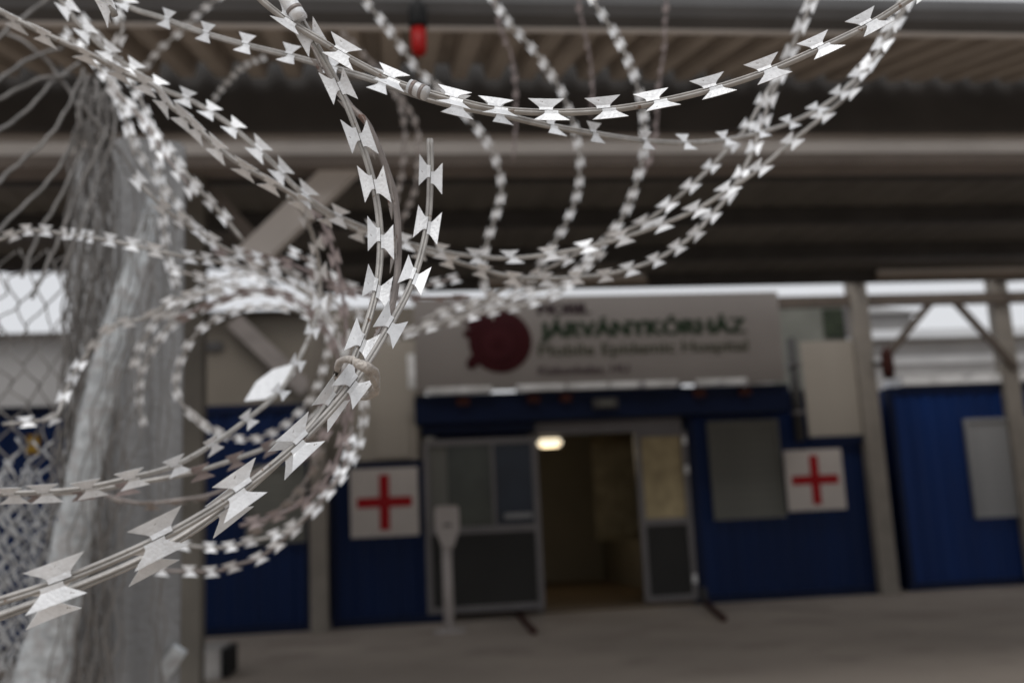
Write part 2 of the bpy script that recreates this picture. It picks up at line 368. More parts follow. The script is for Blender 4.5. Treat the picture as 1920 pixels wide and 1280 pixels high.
# ledge pieces under the sign
zl0 = onY(1130, 734, 11.4).z; zl1 = onY(1130, 722, 11.4).z
for pa, pb in ((800, 922), (968, 1060), (1064, 1140), (1144, 1270), (1305, 1400)):
    bx('ledge', 'ledge', ent, onY(pa, 730, 11.4).x, onY(pb, 730, 11.4).x, 11.36, 11.48, zt+.003, zt+.075, .006)
# door opening: frame, walls, floor
d0, d1 = onY(1006, 900, YE).x, onY(1283, 900, YE).x
zdt = onY(1140, 812, YE).z; zh = onY(1140, 784, YE).z
bx('door_header', 'alu', ent, d0, d1, YE-.06, YE+.1, zdt, zb+.05)
bx('jamb', 'alu', ent, d0-.06, d0, YE-.06, YE+.1, 0, zdt); 
bx('jamb', 'bluetrim', ent, d1, d1+.06, YE-.06, YE+.1, 0, zdt)
bx('inner_wall', 'inside', ent, d0-1.2, d0-1.1, YE+.1, YE+5, 0, 2.6); bx('inner_wall', 'inside', ent, d1-.08, d1-.02, YE+.103, YE+4.88, .032, 2.49)
bx('inner_wall', 'inside', ent, d0-1.1, d1+.5, YE+4.9, YE+5, 0, 2.6); bx('inner_ceiling', 'inside', ent, d0-1.1, d1+.5, YE+.1, YE+5, 2.5, 2.6)
bx('inner_floor', 'insidefloor', ent, d0-1.1, d1+.5, YE-.05, YE+4.9, .004, .03)
bx('front_wall', 'bluetrim', ent, d0-1.2, d0-.062, YE+.02, YE+.1, 0, 2.6); bx('front_wall', 'bluetrim', ent, d1+.062, d1+.6, YE+.02, YE+.1, 0, 2.6)
bx('front_wall', 'bluetrim', ent, d0-.062, d1+.062, YE+.02, YE+.098, zb+.052, 2.9)
# fixed right door leaf
def leaf(name, lab, xa, xb, Y, zt_, zb_, split, panes):
    t = thing(name, lab, 'door', (xa, Y, 0)); e = .07
    f = bmesh.new()
    for a in ((xa, xa+e, zb_, zt_), (xb-e, xb, zb_, zt_), (xa+e, xb-e, zt_-e, zt_), (xa+e, xb-e, zb_, zb_+e), (xa+e, xb-e, split-e*.6, split+e*.6)):
        box(f, a[0], a[1], Y-.03, Y+.03, a[2], a[3])
    bm_obj('frame', f, 'alu', t)
    bx('lower_panel', 'doorpanel', t, xa+e, xb-e, Y-.01, Y+.01, zb_+e, split-e*.6)
    for (u0, u1, m) in panes:
        ww = xb-xa-2*e; bx('pane', m, t, xa+e+u0*ww, xa+e+u1*ww, Y-.006, Y+.006, split+e*.6, zt_-e)
    return t
xa, xb = onY(1196, 950, 11.94).x, onY(1294, 950, 11.94).x
lf = leaf('door_leaf', 'narrow grey framed door leaf standing at the right side of the doorway', xa, xb, 11.90, zdt-.005, .06, onY(1245, 977, 11.94).z, [(0, 1, 'glassclear')] if False else [(0, 1, 'curtain')])
for py in (825, 880, 1085):
    q = onY(1277, py, 11.86); bx('hinge', 'ledge', lf, xb-.06, xb-.01, 11.84, 11.868, q.z-.05, q.z+.05)
# left wide door leaf, pushed open in front of the wall
YD = 11.55
xa, xb = onY(796, 950, YD).x, onY(1012, 950, YD).x
lf2 = leaf('door_leaf', 'wide glazed door leaf with dark lower panel left of the doorway', xa, xb, YD, onY(900, 822, YD).z, .10, onY(900, 992, YD).z, [(0, .17, 'shutter'), (.172, .60, 'glass'), (.64, 1, 'glassblue')])
q = onY(990, 965, YD); bx('push_bar', 'shutter2', lf2, q.x-.28, q.x+.04, YD-.06, YD-.032, q.z-.03, q.z+.03)
q = onY(925, 900, YD); bx('mullion', 'alu', lf2, q.x-.02, q.x+.02, YD-.028, YD-.008, onY(900, 983, YD).z, onY(900, 835, YD).z)
# door stops on the ground
for pa, pb, lab in (((972, 1150), (1002, 1184), 'short red-brown iron foot on the ground left of the doorway'), ((1322, 1128), (1358, 1160), 'short dark iron foot on the ground right of the doorway')):
    A, B = onZ(*pa, .03), onZ(*pb, .03)
    t = thing('door_stop', lab, 'door stop', (A.x, A.y, 0)); bm = bmesh.new(); bar(bm, A, B, .05, .04, Vector((0, 0, 1))); bm_obj('foot', bm, 'rustred', t)
    bx('upright', 'steeldark', t, A.x-.03, A.x+.03, A.y-.01, A.y+.03, .0, .20)
# interior lamp and curtain
q = onY(1030, 830, 14.2)
lp = thing('lamp', 'lit warm ceiling lamp inside the doorway', 'lamp', (q.x, 14.2, q.z))
bm = bmesh.new(); box(bm, q.x-.165, q.x+.165, 14.05, 14.3, q.z-.055, q.z+.055, .03); bm_obj('diffuser', bm, 'lamp', lp)
pl = bpy.data.lights.new('lamp_glow', 'POINT'); pl.energy = 10; pl.color = (1, .82, .55); pl.shadow_soft_size = .15
po_ = bpy.data.objects.new('lamp_glow', pl); COL.objects.link(po_); po_.location = (0, 0, -.16); po_.parent = lp
bx('stem', 'steeldark', lp, q.x-.03, q.x+.03, 14.15, 14.2, q.z+.06, 2.498)
bm = bmesh.new(); ca, cb = onY(1112, 900, 13.4).x, d1-.12; zt_, zb_ = onY(1150, 812, 13.4).z, onY(1150, 1012, 13.4).z
N = 60; rows = []
for j in range(9):
    z = zb_+(zt_-zb_)*j/8
    rows.append([bm.verts.new((ca+(cb-ca)*k/N, 13.4+.05*math.sin(k*.75+.3*math.sin(j))*(1-.03*j)+.02*math.sin(k*.31), z)) for k in range(N+1)])
for A, B in zip(rows, rows[1:]):
    for k in range(N): bm.faces.new((A[k], A[k+1], B[k+1], B[k]))
cu = bm_obj('curtain', bm, 'curtain', None, True); tag(cu, 'yellowish pleated curtain hanging inside the doorway', 'curtain')
sm = cu.modifiers.new('thick', 'SOLIDIFY'); sm.thickness = .006

# ------------------------------------------------------------------ sign board with its print
YS = 11.38
sx0, sx1 = onY(778, 650, YS).x, onY(1466, 640, YS).x
sz0, sz1 = onY(1130, 727, YS).z+.02, onY(1130, 553, YS).z
sg = thing('sign_board', 'wide greyish hospital sign board with maroon emblem and green capitals', 'sign', ((sx0+sx1)/2, YS, sz0))
bx('board', 'sign', sg, sx0, sx1, YS, YS+.06, sz0, sz1)
bx('side_post', 'ledge', sg, sx0-.09, sx0-.01, YS-.02, YS+.06, onY(770, 728, YS).z, onY(770, 664, YS).z)
bm = bmesh.new(); q = onY(938, 640, YS); cr = .375
def disc(bm, c, r_, y, n=40, th=.003):
    a = [bm.verts.new((c[0]+r_*math.cos(2*math.pi*k/n), y, c[1]+r_*math.sin(2*math.pi*k/n))) for k in range(n)]
    b = [bm.verts.new((v.co.x, y-th, v.co.z)) for v in a]
    bm.faces.new(a[::-1]); bm.faces.new(b)
    for k in range(n): bm.faces.new((a[k], a[(k+1) % n], b[(k+1) % n], b[k]))
disc(bm, (q.x, q.z), cr, YS-.001)
em = bm_obj('emblem', bm, 'maroon', sg)
for k, (ang, rr) in enumerate(((140, .11), (215, .07), (100, .06), (165, .05))):
    c_ = (q.x+math.cos(R(ang))*cr*(1.0 if rr > .1 else 1.06), q.z+math.sin(R(ang))*cr*(1.0 if rr > .1 else 1.06))
    bm = bmesh.new(); disc(bm, c_, rr, YS-.0045-.0005*k, 20); bm_obj('emblem_bump', bm, 'maroon', sg)
b_ = onY(884, 682, YS); bm = bmesh.new(); disc(bm, (b_.x, b_.z), .06, YS-.009, 20); bm_obj('emblem_knob', bm, 'maroon', sg)
bm = bmesh.new(); bar(bm, (q.x-.25, YS-.012, q.z-.2), (b_.x, YS-.012, b_.z), .045, .004); bm_obj('emblem_spike', bm, 'maroon', sg)
bm = bmesh.new()
for rr, yy in ((.19, .010),): disc(bm, (q.x-.03, q.z-.03), rr, YS-yy, 30)
bm_obj('emblem_ring', bm, 'maroon2', sg)
bm = bmesh.new(); disc(bm, (q.x-.03, q.z-.03), .075, YS-.016, 24); bm_obj('emblem_core', bm, 'maroon', sg)
def lettering(s, px0, px1, pyb, pyt, m, bold=0.):
    """text object turned to mesh, fitted to its measured width and cap height on the board"""
    A = onY(px0, pyb, YS); wd = onY(px1, pyb, YS).x-A.x; h = abs(onY(px0, pyt, YS).z-A.z)
    cu_ = bpy.data.curves.new('lettering', 'FONT'); cu_.body = s; cu_.size = 1; cu_.extrude = .006; cu_.resolution_u = 3
    o = bpy.data.objects.new('lettering', cu_); COL.objects.link(o)
    dg = bpy.context.evaluated_depsgraph_get(); me = bpy.data.meshes.new_from_object(o.evaluated_get(dg))
    bpy.data.objects.remove(o); xs_ = [v.co.x for v in me.vertices]
    sx = wd/(max(xs_)-min(xs_)); szz = h/.72
    for v in me.vertices: v.co = Vector((A.x+(v.co.x-min(xs_))*sx, YS-.004-v.co.z*.4, A.z+v.co.y*szz))-sg.location
    bm = bmesh.new(); bm.from_mesh(me); g0 = bm.verts[:]+bm.edges[:]+bm.faces[:]
    for k, dx in enumerate((-bold, bold)):
        gg = bmesh.ops.duplicate(bm, geom=g0)['geom']; bmesh.ops.translate(bm, verts=[v for v in gg if isinstance(v, bmesh.types.BMVert)], vec=(dx, -.0012*(k+1), 0))
    bm.to_mesh(me); bm.free()
    o = link('lettering', me, M[m], sg); o['kind'] = 'stuff'; return o
lettering('MOBIL', 1010, 1106, 590, 569, 'inkdark', .014)
lettering('JÁRVÁNYKÓRHÁZ', 1014, 1398, 633, 603, 'inkgreen', .02)
lettering('Mobile Epidemic Hospital', 1010, 1403, 667, 645, 'inkgrey', .007)
lettering('Kiskunhalas, HU', 1010, 1180, 702, 686, 'inkplum', .005)

bk = thing('rear_wall', 'dim brownish wall strip left of the hospital sign board', 'wall', (-.3, 12.6, 0))
a = rect((600, 578), (800, 800), 12.6); bx('board', 'beige', bk, a[0], a[1], 12.6, 12.7, 0, a[3])
bk = thing('rear_wall', 'grey-green wall behind the right cream panel, seen over its top', 'wall', (5.2, 14.0, 0))
a = rect((1440, 566), (1606, 800), 14.0); bx('board', 'greengrey', bk, a[0], a[1], 14.0, 14.1, 0, a[3]); bx('cap', 'brownrear', bk, a[0]-.05, a[1]+.05, 13.95, 14.15, a[3]+.002, a[3]+.06)
a = rect((1546, 578), (1588, 630), 13.9); bx('window', 'darkgreen', bk, a[0], a[1], 13.96, 13.995, a[2], a[3]); bx('window_frame', 'alu', bk, a[1]+.01, a[1]+.07, 13.94, 13.998, a[2], a[3])

# red cross signs
def cross(pc, Y, s, lab):
    c = onY(*pc, Y); t = thing('red_cross_sign', lab, 'sign', (c.x, Y, c.z-s/2), 'red cross signs beside the entrance')
    bx('board', 'white', t, c.x-s/2, c.x+s/2, Y-.025, Y, c.z-s/2, c.z+s/2, .004)
    L, T = s*.405, s*.075; Y2 = Y-.026
    bm = bmesh.new(); pts = [(-T, -L), (T, -L), (T, -T), (L, -T), (L, T), (T, T), (T, L), (-T, L), (-T, T), (-L, T), (-L, -T), (-T, -T)]
    a = [bm.verts.new((c.x+x_, Y2, c.z+z_)) for x_, z_ in pts]; b = [bm.verts.new((c.x+x_, Y2-.004, c.z+z_)) for x_, z_ in pts]
    bm.faces.new(a[::-1]); bm.faces.new(b)
    for k in range(12): bm.faces.new((a[k], a[(k+1) % 12], b[(k+1) % 12], b[k]))
    bm_obj('cross', bm, 'red', t)
cross((721, 941), YM-.04, .775, 'white board with red cross on the left blue cabin')
cross((1527, 899), YR-.06, .745, 'white board with red cross at the right cabin, next to the grey shutter')

# sanitiser stand
q = onZ(843, 1184, 0)
st = thing('dispenser_stand', 'white floor stand with paddle-shaped head in front of the wide door leaf', 'stand', (q.x, q.y, 0))
bm = bmesh.new(); lathe(bm, [(.17, 0), (.17, .018), (.15, .03), (.03, .035)], (q.x, q.y, 0), 28); bm_obj('base', bm, 'whitestand', st, True)
hz0, hz1 = onY(840, 1022, q.y).z, onY(838, 948, q.y).z
bm = bmesh.new(); lathe(bm, [(.055, .036), (.05, hz0+.02)], (q.x, q.y, 0), 16); bm_obj('pole', bm, 'whitestand', st, True)
hx = onY(838, 980, q.y).x
bm = bmesh.new(); pts = [(-.055, hz0-.02), (.055, hz0-.02), (.125, hz0+.17), (.125, hz1-.03), (.10, hz1), (-.10, hz1), (-.125, hz1-.03), (-.125, hz0+.17)]
a = [bm.verts.new((hx+x_, q.y-.09, z_)) for x_, z_ in pts]; b = [bm.verts.new((hx+x_, q.y+.05, z_)) for x_, z_ in pts]
bm.faces.new(a); bm.faces.new(b[::-1])
for k in range(8): bm.faces.new((a[k], b[k], b[(k+1) % 8], a[(k+1) % 8]))
bm_obj('head', bm, 'whitestand', st)
bx('drip_slot', 'shutter', st, hx-.04, hx+.04, q.y-.097, q.y-.091, hz0+.19, hz0+.23)

# concrete block by the left column
q = onZ(428, 1272, 0); zt_ = onY(428, 1214, q.y).z
bl = thing('concrete_block', 'pale concrete block with dark end on the ground right of the fence post', 'block', (q.x-.5, q.y, 0))
bx('block', 'block', bl, q.x-1.5, q.x-.06, q.y, q.y+.5, 0, zt_, .012); bx('end_plate', 'black', bl, q.x-.055, q.x, q.y+.01, q.y+.46, .01, zt_-.01)

# hanging black and red float
q = onY(786, 105, 3.88); zt_ = onY(786, 8, 3.88).z; zm = onY(786, 55, 3.88).z
fl = thing('hanging_handle', 'black and red round-ended handle hanging from the gutter', 'handle', (q.x, 3.88, q.z))
bm = bmesh.new(); lathe(bm, [(.012, q.z), (.026, q.z+.008), (.032, q.z+.03), (.033, zm)], (q.x, 3.88, 0), 18); bm_obj('red_end', bm, 'redplastic', fl, True)
bm = bmesh.new(); lathe(bm, [(.036, zm+.001), (.040, zm+.02), (.040, zt_-.03), (.03, zt_), (.01, zt_+.01)], (q.x, 3.88, 0), 18); bm_obj('black_top', bm, 'black', fl, True)
bm = bmesh.new(); lathe(bm, [(.006, zt_+.011), (.006, zt_+.22)], (q.x, 3.88, 0), 8); bm_obj('cord', bm, 'black', fl)

# ------------------------------------------------------------------ buildings beyond
def building(lab, p, q, Y, depth, m, roof=None, gable=0):
    x0, x1, z0, z1 = rect(p, q, Y)
    t = thing('building', lab, 'building', ((x0+x1)/2, Y, 0))
    bx('wall', m, t, x0, x1, Y, Y+depth, 0, z1)
    bm = bmesh.new(); e = .3
    v = [bm.verts.new(c_) for c_ in ((x0-e, Y-e, z1+.002), (x1+e, Y-e, z1+.002), (x1+e, Y+depth+e, z1+.002), (x0-e, Y+depth+e, z1+.002), (x0-e, Y+depth/2, z1+gable), (x1+e, Y+depth/2, z1+gable))]
    for f in ((0, 1, 5, 4), (3, 4, 5, 2), (0, 4, 3), (1, 2, 5), (0, 3, 2, 1)): bm.faces.new([v[i] for i in f])
    bm_obj('roof', bm, roof or 'paleroof', t)
    return t, x0, x1, z1
t, x0, x1, z1 = building('beige building seen through the small wire loop beyond the left cabin', (330, 592), (620, 900), 17.5, 6, 'beige', 'brownrear', .15)
bm = bmesh.new(); bar(bm, onY(438, 600, 17.3), onY(575, 730, 17.3), .3, .1); bm_obj('roof_brace', bm, 'steelbrown', t)
a = rect((385, 640), (415, 655), 17.4); bx('window', 'steeldark', t, a[0], a[1], 17.44, 17.49, a[2], a[3])
t, x0, x1, z1 = building('pale grey hall beyond the far right cabin', (1600, 640), (2250, 900), 24, 8, 'palewall', 'paleroof', 1.0)
bx('wall_band', 'paleroof', t, x0, x1, 23.94, 23.99, onY(1850, 680, 24).z, onY(1850, 664, 24).z)
t, x0, x1, z1 = building('pale house with light gable far behind the right post', (1612, 590), (1745, 900), 34, 8, 'palewall', 'palewall', 1.2)
t, x0, x1, z1 = building('light hall behind the chain-link mesh at the far left', (-400, 640), (130, 900), 22, 8, 'palewall', 'palewall', .3)
# ================================================================== FENCE AT THE LEFT
PD = 2.15                                                           # post distance
A, B, C_ = at(116, 900, PD+.11), at(212, 900, PD), at(347, 900, PD+.06)
zt_ = at(212, 205, PD).z
bm = bmesh.new(); D_ = A+(C_-B)
lo, hi = [], []
for P in (A, B, C_, D_): lo.append(bm.verts.new((P.x, P.y, 0))); hi.append(bm.verts.new((P.x, P.y, zt_)))
for k in range(4): bm.faces.new((lo[k], lo[(k+1) % 4], hi[(k+1) % 4], hi[k]))
bm.faces.new(lo[::-1]); bm.faces.new(hi)
bmesh.ops.bevel(bm, geom=list(bm.edges), offset=.01, segments=2, affect='EDGES')
po = thing('fence_post', 'rough grey concrete fence post wrapped in mesh and wire at the left', 'post', (B.x, B.y, 0))
bm_obj('shaft', bm, 'post', po)
# mottled pale strip running down across the post
def ribbon(pts, name, m, parent=None, th=.004, wob=.0):
    """pts: (px, py, d, half width px)"""
    rnd = random.Random(5); bm = bmesh.new(); prev = None; n = 60
    for k in range(n+1):
        f = k/n*(len(pts)-1); i = min(int(f), len(pts)-2); u = f-i
        a = [pts[i][j]*(1-u)+pts[i+1][j]*u for j in range(4)]
        row = []
        for j in range(7):
            s = -1+j/3.0
            px = a[0]+s*a[3]*(1+rnd.uniform(-wob, wob)); dd = a[2]-.012*math.cos(s*1.6)+rnd.uniform(-.003, .003)*(wob > 0)
            row.append(bm.verts.new(at(px, a[1], dd)))
        if prev:
            for j in range(6): bm.faces.new((prev[j], prev[j+1], row[j+1], row[j]))
        prev = row
    o = bm_obj(name, bm, m, parent, True); md = o.modifiers.new('thick', 'SOLIDIFY'); md.thickness = th; return o
o = ribbon([(292, 372, 2.06, 12), (264, 470, 1.97, 22), (236, 560, 1.93, 25), (207, 660, 1.90, 28), (180, 780, 1.89, 29), (152, 920, 1.88, 31), (128, 1060, 1.88, 37), (100, 1180, 1.88, 45), (72, 1300, 1.88, 54)], 'pale_strip', 'strip', None, .004, .05)
tag(o, 'mottled whitish strip hanging slantwise across the fence post', 'strip')
bm = bmesh.new(); bar(bm, at(338, 1215, 2.13), at(262, 1330, 2.13), .032, .02); bm_obj('brace', bm, 'strip', po)

def crom(P, n):
    """centripetal-like Catmull-Rom through the points, n samples per span"""
    out = []; m = len(P)
    for i in range(m-1):
        p0, p1, p2, p3 = P[max(i-1, 0)], P[i], P[i+1], P[min(i+2, m-1)]
        for k in range(n):
            t = k/n; out.append(.5*((2*p1)+(p2-p0)*t+(2*p0-5*p1+4*p2-p3)*t*t+(3*p1-p0-3*p2+p3)*t**3))
    out.append(P[-1].copy()); return out
def resample(Q, step):
    L = [0]
    for a, b in zip(Q, Q[1:]): L.append(L[-1]+(b-a).length)
    n = max(2, int(L[-1]/step)); out = []; j = 0
    for k in range(n+1):
        s = L[-1]*k/n
        while j < len(L)-2 and L[j+1] < s: j += 1
        u = (s-L[j])/max(L[j+1]-L[j], 1e-9); out.append(Q[j].lerp(Q[j+1], u))
    return out, L[-1]
def tube(bm, Q, r_, n=6):
    prev = None; N = Vector((0, 0, 1))
    for i, p in enumerate(Q):
        T = (Q[min(i+1, len(Q)-1)]-Q[max(i-1, 0)]).normalized()
        N = (N-T*N.dot(T)); N = N.normalized() if N.length > 1e-4 else T.orthogonal().normalized(); B_ = T.cross(N)
        ring = [bm.verts.new(p+(N*math.cos(2*math.pi*k/n)+B_*math.sin(2*math.pi*k/n))*r_) for k in range(n)]
        if prev:
            for k in range(n): bm.faces.new((prev[k], prev[(k+1) % n], ring[(k+1) % n], ring[k]))
        else: bm.faces.new(ring[::-1])
        prev = ring
    bm.faces.new(prev)
# sagging chain-link: the bent wires sweep out from the knot at the post top
ml = thing('chain_link_mesh', 'torn sagging chain-link mesh fanning left from the post top', 'fence', at(150, 160, 1.95))
def zig(pts, amp, pitch, rad, rnd, sharp=1., ph=0., m='mesh'):
    Q, L = resample(crom([at(*p) for p in pts], 12), .010); out = []; f = ph; a_ = amp
    for i, p in enumerate(Q):
        T = (Q[min(i+1, len(Q)-1)]-Q[max(i-1, 0)]).normalized(); side = T.cross(CF).normalized()
        f += .010/pitch*rnd.uniform(.75, 1.25); tri = (4*abs(f % 1-.5)-1)*sharp+math.cos(6.283*f)*(1-sharp)
        a_ += rnd.uniform(-.12, .12)*amp; a_ = min(max(a_, .5*amp), 1.5*amp)
        out.append(p+side*a_*tri+CF*amp*.4*math.sin(6.28*f))
    bm = bmesh.new(); tube(bm, out, rad, 6); bm_obj('wire', bm, m, ml, True)
rnd = random.Random(11)
fan = [[(-30, 100, 1.0), (21, 48, 1.02), (52, 27, 1.04), (100, -10, 1.06)],
       [(-20, 165, 1.0), (21, 133, 1.02), (60, 108, 1.05), (118, 90, 1.07)],
       [(-20, 256, .98), (31, 223, 1.02), (69, 188, 1.04), (98, 154, 1.06), (150, 118, 1.08)],
       [(-20, 362, .96), (12, 327, 1.0), (52, 292, 1.02), (90, 258, 1.04), (125, 206, 1.06), (158, 130, 1.08)],
       [(-25, 455, .96), (35, 394, 1.0), (69, 363, 1.02), (104, 323, 1.04), (125, 287, 1.06), (148, 225, 1.07), (165, 140, 1.08)],
       [(40, 520, 1.0), (79, 425, 1.02), (100, 394, 1.03), (125, 346, 1.04), (142, 310, 1.05), (165, 269, 1.06), (185, 220, 1.07), (180, 150, 1.08)],
       [(150, 190, 1.05), (198, 252, 1.06), (229, 290, 1.07), (262, 335, 1.08), (305, 372, 1.08), (332, 430, 1.08)],
       [(-20, 195, 1.02), (30, 170, 1.04), (70, 150, 1.05), (130, 140, 1.07)],
       [(60, 560, 1.0), (105, 460, 1.02), (150, 350, 1.04), (185, 280, 1.05), (205, 220, 1.07), (200, 160, 1.08)],
       [(110, 520, 1.02), (150, 430, 1.03), (190, 320, 1.05), (215, 250, 1.06), (212, 170, 1.08)],
       [(10, 60, 1.06), (60, 90, 1.06), (100, 130, 1.07), (150, 200, 1.07)]]
for f in fan: zig([(x_, y_, d_*1.85) for x_, y_, d_ in f], .0014, .060, .0034, rnd, .9, rnd.random())
for k in range(30):                                                  # wires falling down along the post's left face
    u = k/29; tx = 150+55*u+rnd.uniform(-8, 8); ty = 175+rnd.uniform(-20, 60)
    d = 1.98+rnd.uniform(-.03, .03)
    zig([(tx, ty, d), (tx-14+30*u+rnd.uniform(-10, 10), 360, d), (118+96*u+rnd.uniform(-12, 12), rnd.uniform(560, 700), d), (100+105*u+rnd.uniform(-16, 16), 950, d), (60+150*u+rnd.uniform(-14, 14), 1320, d)], .004+.005*rnd.random(), rnd.uniform(.10, .24), .0021, rnd, .1, rnd.random())
for k in range(5):                                                   # thin wires over the post front
    x0_ = 215+k*27+rnd.uniform(-4, 4); dx = rnd.uniform(-40, 25)
    zig([(x0_-25+rnd.uniform(-15, 15), 215+rnd.uniform(0, 60), 2.02), (x0_+8, 420, 2.02), (x0_+dx*.5, 800, 2.0), (x0_+dx, 1320, 2.0)], .004, rnd.uniform(.1, .2), .0016, rnd, .2, rnd.random())
for k in range(7):                                                   # a few strands lying over the pale strip
    x0_ = 255+k*6
    zig([(x0_, 400, 1.86), (x0_-45+k*7, 620, 1.84), (x0_-95+k*9, 860, 1.83), (x0_-170+k*14, 1320, 1.83)], .006, .12, .0016, rnd, .2, rnd.random())
for k in range(26):                                                  # dense folded mesh at the lower left
    x0_ = -40+(k//2)*13+rnd.uniform(-5, 5); dd = 2.07-.05*(k % 2)
    zig([(x0_+44, 850+rnd.uniform(-70, 90), dd), (x0_+16, 1000, dd), (x0_-6, 1320, dd)], .012, .055, .0026, rnd, .6, .5*(k % 2), 'mesh_light')
for k in range(8):                                                   # looser mesh left of the post
    x0_ = -50+k*26
    zig([(x0_+70, 470, 2.12), (x0_+30, 640, 2.12), (x0_+34, 800, 2.11), (x0_+10, 1000, 2.10), (x0_-10, 1320, 2.10)], .015, .085, .0020, rnd, .7, .5*(k % 2))

# ================================================================== RAZOR WIRE
def barb_mesh(name, tilt_l, tilt_r, shift, curl, ln=1.):
    bm = bmesh.new(); mm = .001; th = .00045
    for s, tl in ((1, tilt_l), (-1, tilt_r)):
        rows = []
        for v, hu, k in ((.22, 4.3, 0), (1.3, 4.2, 0), (2.3, 4.5, 0), (3.6, 5.9, 1), (5.4, 8.4, 2), (7.6, 11.3, 3)):
            if k == 0: z = 2.6-(v/2.3)**2*.2
            else: z = 2.4+(v-2.3)*math.tan(tl)
            c = s*shift
            pts = []
            for j in range(5):
                uu = -1+j*.5; cz = curl*(abs(uu)**2)*(k/3.0)*mm
                pts.append(((c+uu*hu*ln)*mm, s*v*mm, z*mm+cz))
            rows.append(pts)
        top = [[bm.verts.new(p) for p in r_] for r_ in rows]; bot = [[bm.verts.new((p[0], p[1], p[2]-th)) for p in r_] for r_ in rows]
        n, m_ = len(rows), 5
        for i in range(n-1):
            for j in range(m_-1):
                bm.faces.new((top[i][j], top[i][j+1], top[i+1][j+1], top[i+1][j])); bm.faces.new((bot[i][j], bot[i+1][j], bot[i+1][j+1], bot[i][j+1]))
        loop = [(0, j) for j in range(m_)]+[(i, m_-1) for i in range(1, n)]+[(n-1, j) for j in range(m_-2, -1, -1)]+[(i, 0) for i in range(n-2, 0, -1)]
        for (i, j), (i2, j2) in zip(loop, loop[1:]+loop[:1]): bm.faces.new((top[i][j], bot[i][j], bot[i2][j2], top[i2][j2]))
    bmesh.ops.recalc_face_normals(bm, faces=bm.faces)
    me = bpy.data.meshes.new(name); bm.to_mesh(me); bm.free(); return me
BARBS = {}
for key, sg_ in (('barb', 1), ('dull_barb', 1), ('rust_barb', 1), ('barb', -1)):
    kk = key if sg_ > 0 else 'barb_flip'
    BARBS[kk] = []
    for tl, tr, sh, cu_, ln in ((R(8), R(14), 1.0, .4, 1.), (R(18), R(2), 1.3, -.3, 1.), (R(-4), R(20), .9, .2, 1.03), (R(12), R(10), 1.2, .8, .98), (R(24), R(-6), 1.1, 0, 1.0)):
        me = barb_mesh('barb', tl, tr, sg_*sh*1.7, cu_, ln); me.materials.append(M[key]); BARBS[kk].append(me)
CORE = [0, 9, 20, 40, 70, 110, 150, 180, 210, 250, 290, 320, 340, 351]

def wire_geom(name, pts, parent, base, m='tape', bk='barb', scale=1., sp=None, phase=.5, roll=0., roll2=None, jit=7., bars=None, near=True, samp=None, skip=(), bname='barb', tape=None):
    """tape-wrapped core through measured points plus a barb every 34 mm; everything local to base"""
    Q0 = crom([at(*p[:3]) for p in pts], 14); step = .004 if near else .010
    Q, L = resample(Q0, step); n = len(Q); S = [1.]*n
    sc0 = scale if isinstance(scale, tuple) else (scale, scale)
    rl0, rl1 = roll, roll if roll2 is None else roll2
    T, N, B_ = [], [], []
    for i, p in enumerate(Q):
        t = (Q[min(i+2, n-1)]-Q[max(i-2, 0)]).normalized(); v = (CO-p).normalized(); nn = v-t*v.dot(t)
        nn = nn.normalized(); a = R(rl0+(rl1-rl0)*i/(n-1)); bb = t.cross(nn)
        n2 = nn*math.cos(a)+bb*math.sin(a); T.append(t); N.append(n2); B_.append(t.cross(n2))
    angs = CORE if near else [0, 45, 90, 135, 180, 225, 270, 315]
    bm = bmesh.new(); prev = None
    for i, p in enumerate(Q):
        tp = tape or sc0; s = tp[0]+(tp[1]-tp[0])*i/(n-1); ring = []
        for g_ in angs:
            dth = min(g_, 360-g_); r_ = .0023*s*((1-.6*math.exp(-(dth/11.)**2)) if near else 1)
            ring.append(bm.verts.new(p-base+(N[i]*math.cos(R(g_))+B_[i]*math.sin(R(g_)))*r_))
        k_ = len(ring)
        if prev:
            for k in range(k_): bm.faces.new((prev[k], prev[(k+1) % k_], ring[(k+1) % k_], ring[k]))
        else: bm.faces.new(ring[::-1])
        prev = ring
    bm.faces.new(prev); bmesh.ops.recalc_face_normals(bm, faces=bm.faces)
    me = bpy.data.meshes.new(name); bm.to_mesh(me); bm.free()
    for p in me.polygons: p.use_smooth = True
    wo_ = link(name, me, M[m], parent)
    rnd = random.Random(len(pts)*31+int(pts[0][0]))
    idx = []
    if bars:
        pr = []
        for p in Q:
            e = p-CO; z = e.dot(CF); pr.append((960+F_PX*e.dot(CR)/z, 640-F_PX*e.dot(CU)/z))
        for b in bars: idx.append(min(range(n), key=lambda i: (pr[i][0]-b[0])**2+(pr[i][1]-b[1])**2))
    else:
        s = phase*.034*sc0[0]
        while s < L:
            i = min(n-1, int(s/L*(n-1))); idx.append(i); s += (sp or .034)*(sc0[0]+(sc0[1]-sc0[0])*i/(n-1))*rnd.uniform(.96, 1.04)
    for q_, i in enumerate(idx):
        s = sc0[0]+(sc0[1]-sc0[0])*i/(n-1); o = bpy.data.objects.new(bname, rnd.choice(BARBS[bk])); COL.objects.link(o)
        j = R(rnd.uniform(-jit, jit)); nn = N[i]*math.cos(j)+B_[i]*math.sin(j); bb = T[i].cross(nn)
        o.parent = parent if bname == 'barb' and parent.type == 'EMPTY' and name != 'coil_turn' else wo_
        mt = Matrix(((T[i].x, bb.x, nn.x), (T[i].y, bb.y, nn.y), (T[i].z, bb.z, nn.z))).to_4x4()
        o.matrix_local = Matrix.Translation(Q[i]-base) @ mt @ Matrix.Scale(s, 4)
    return wo_
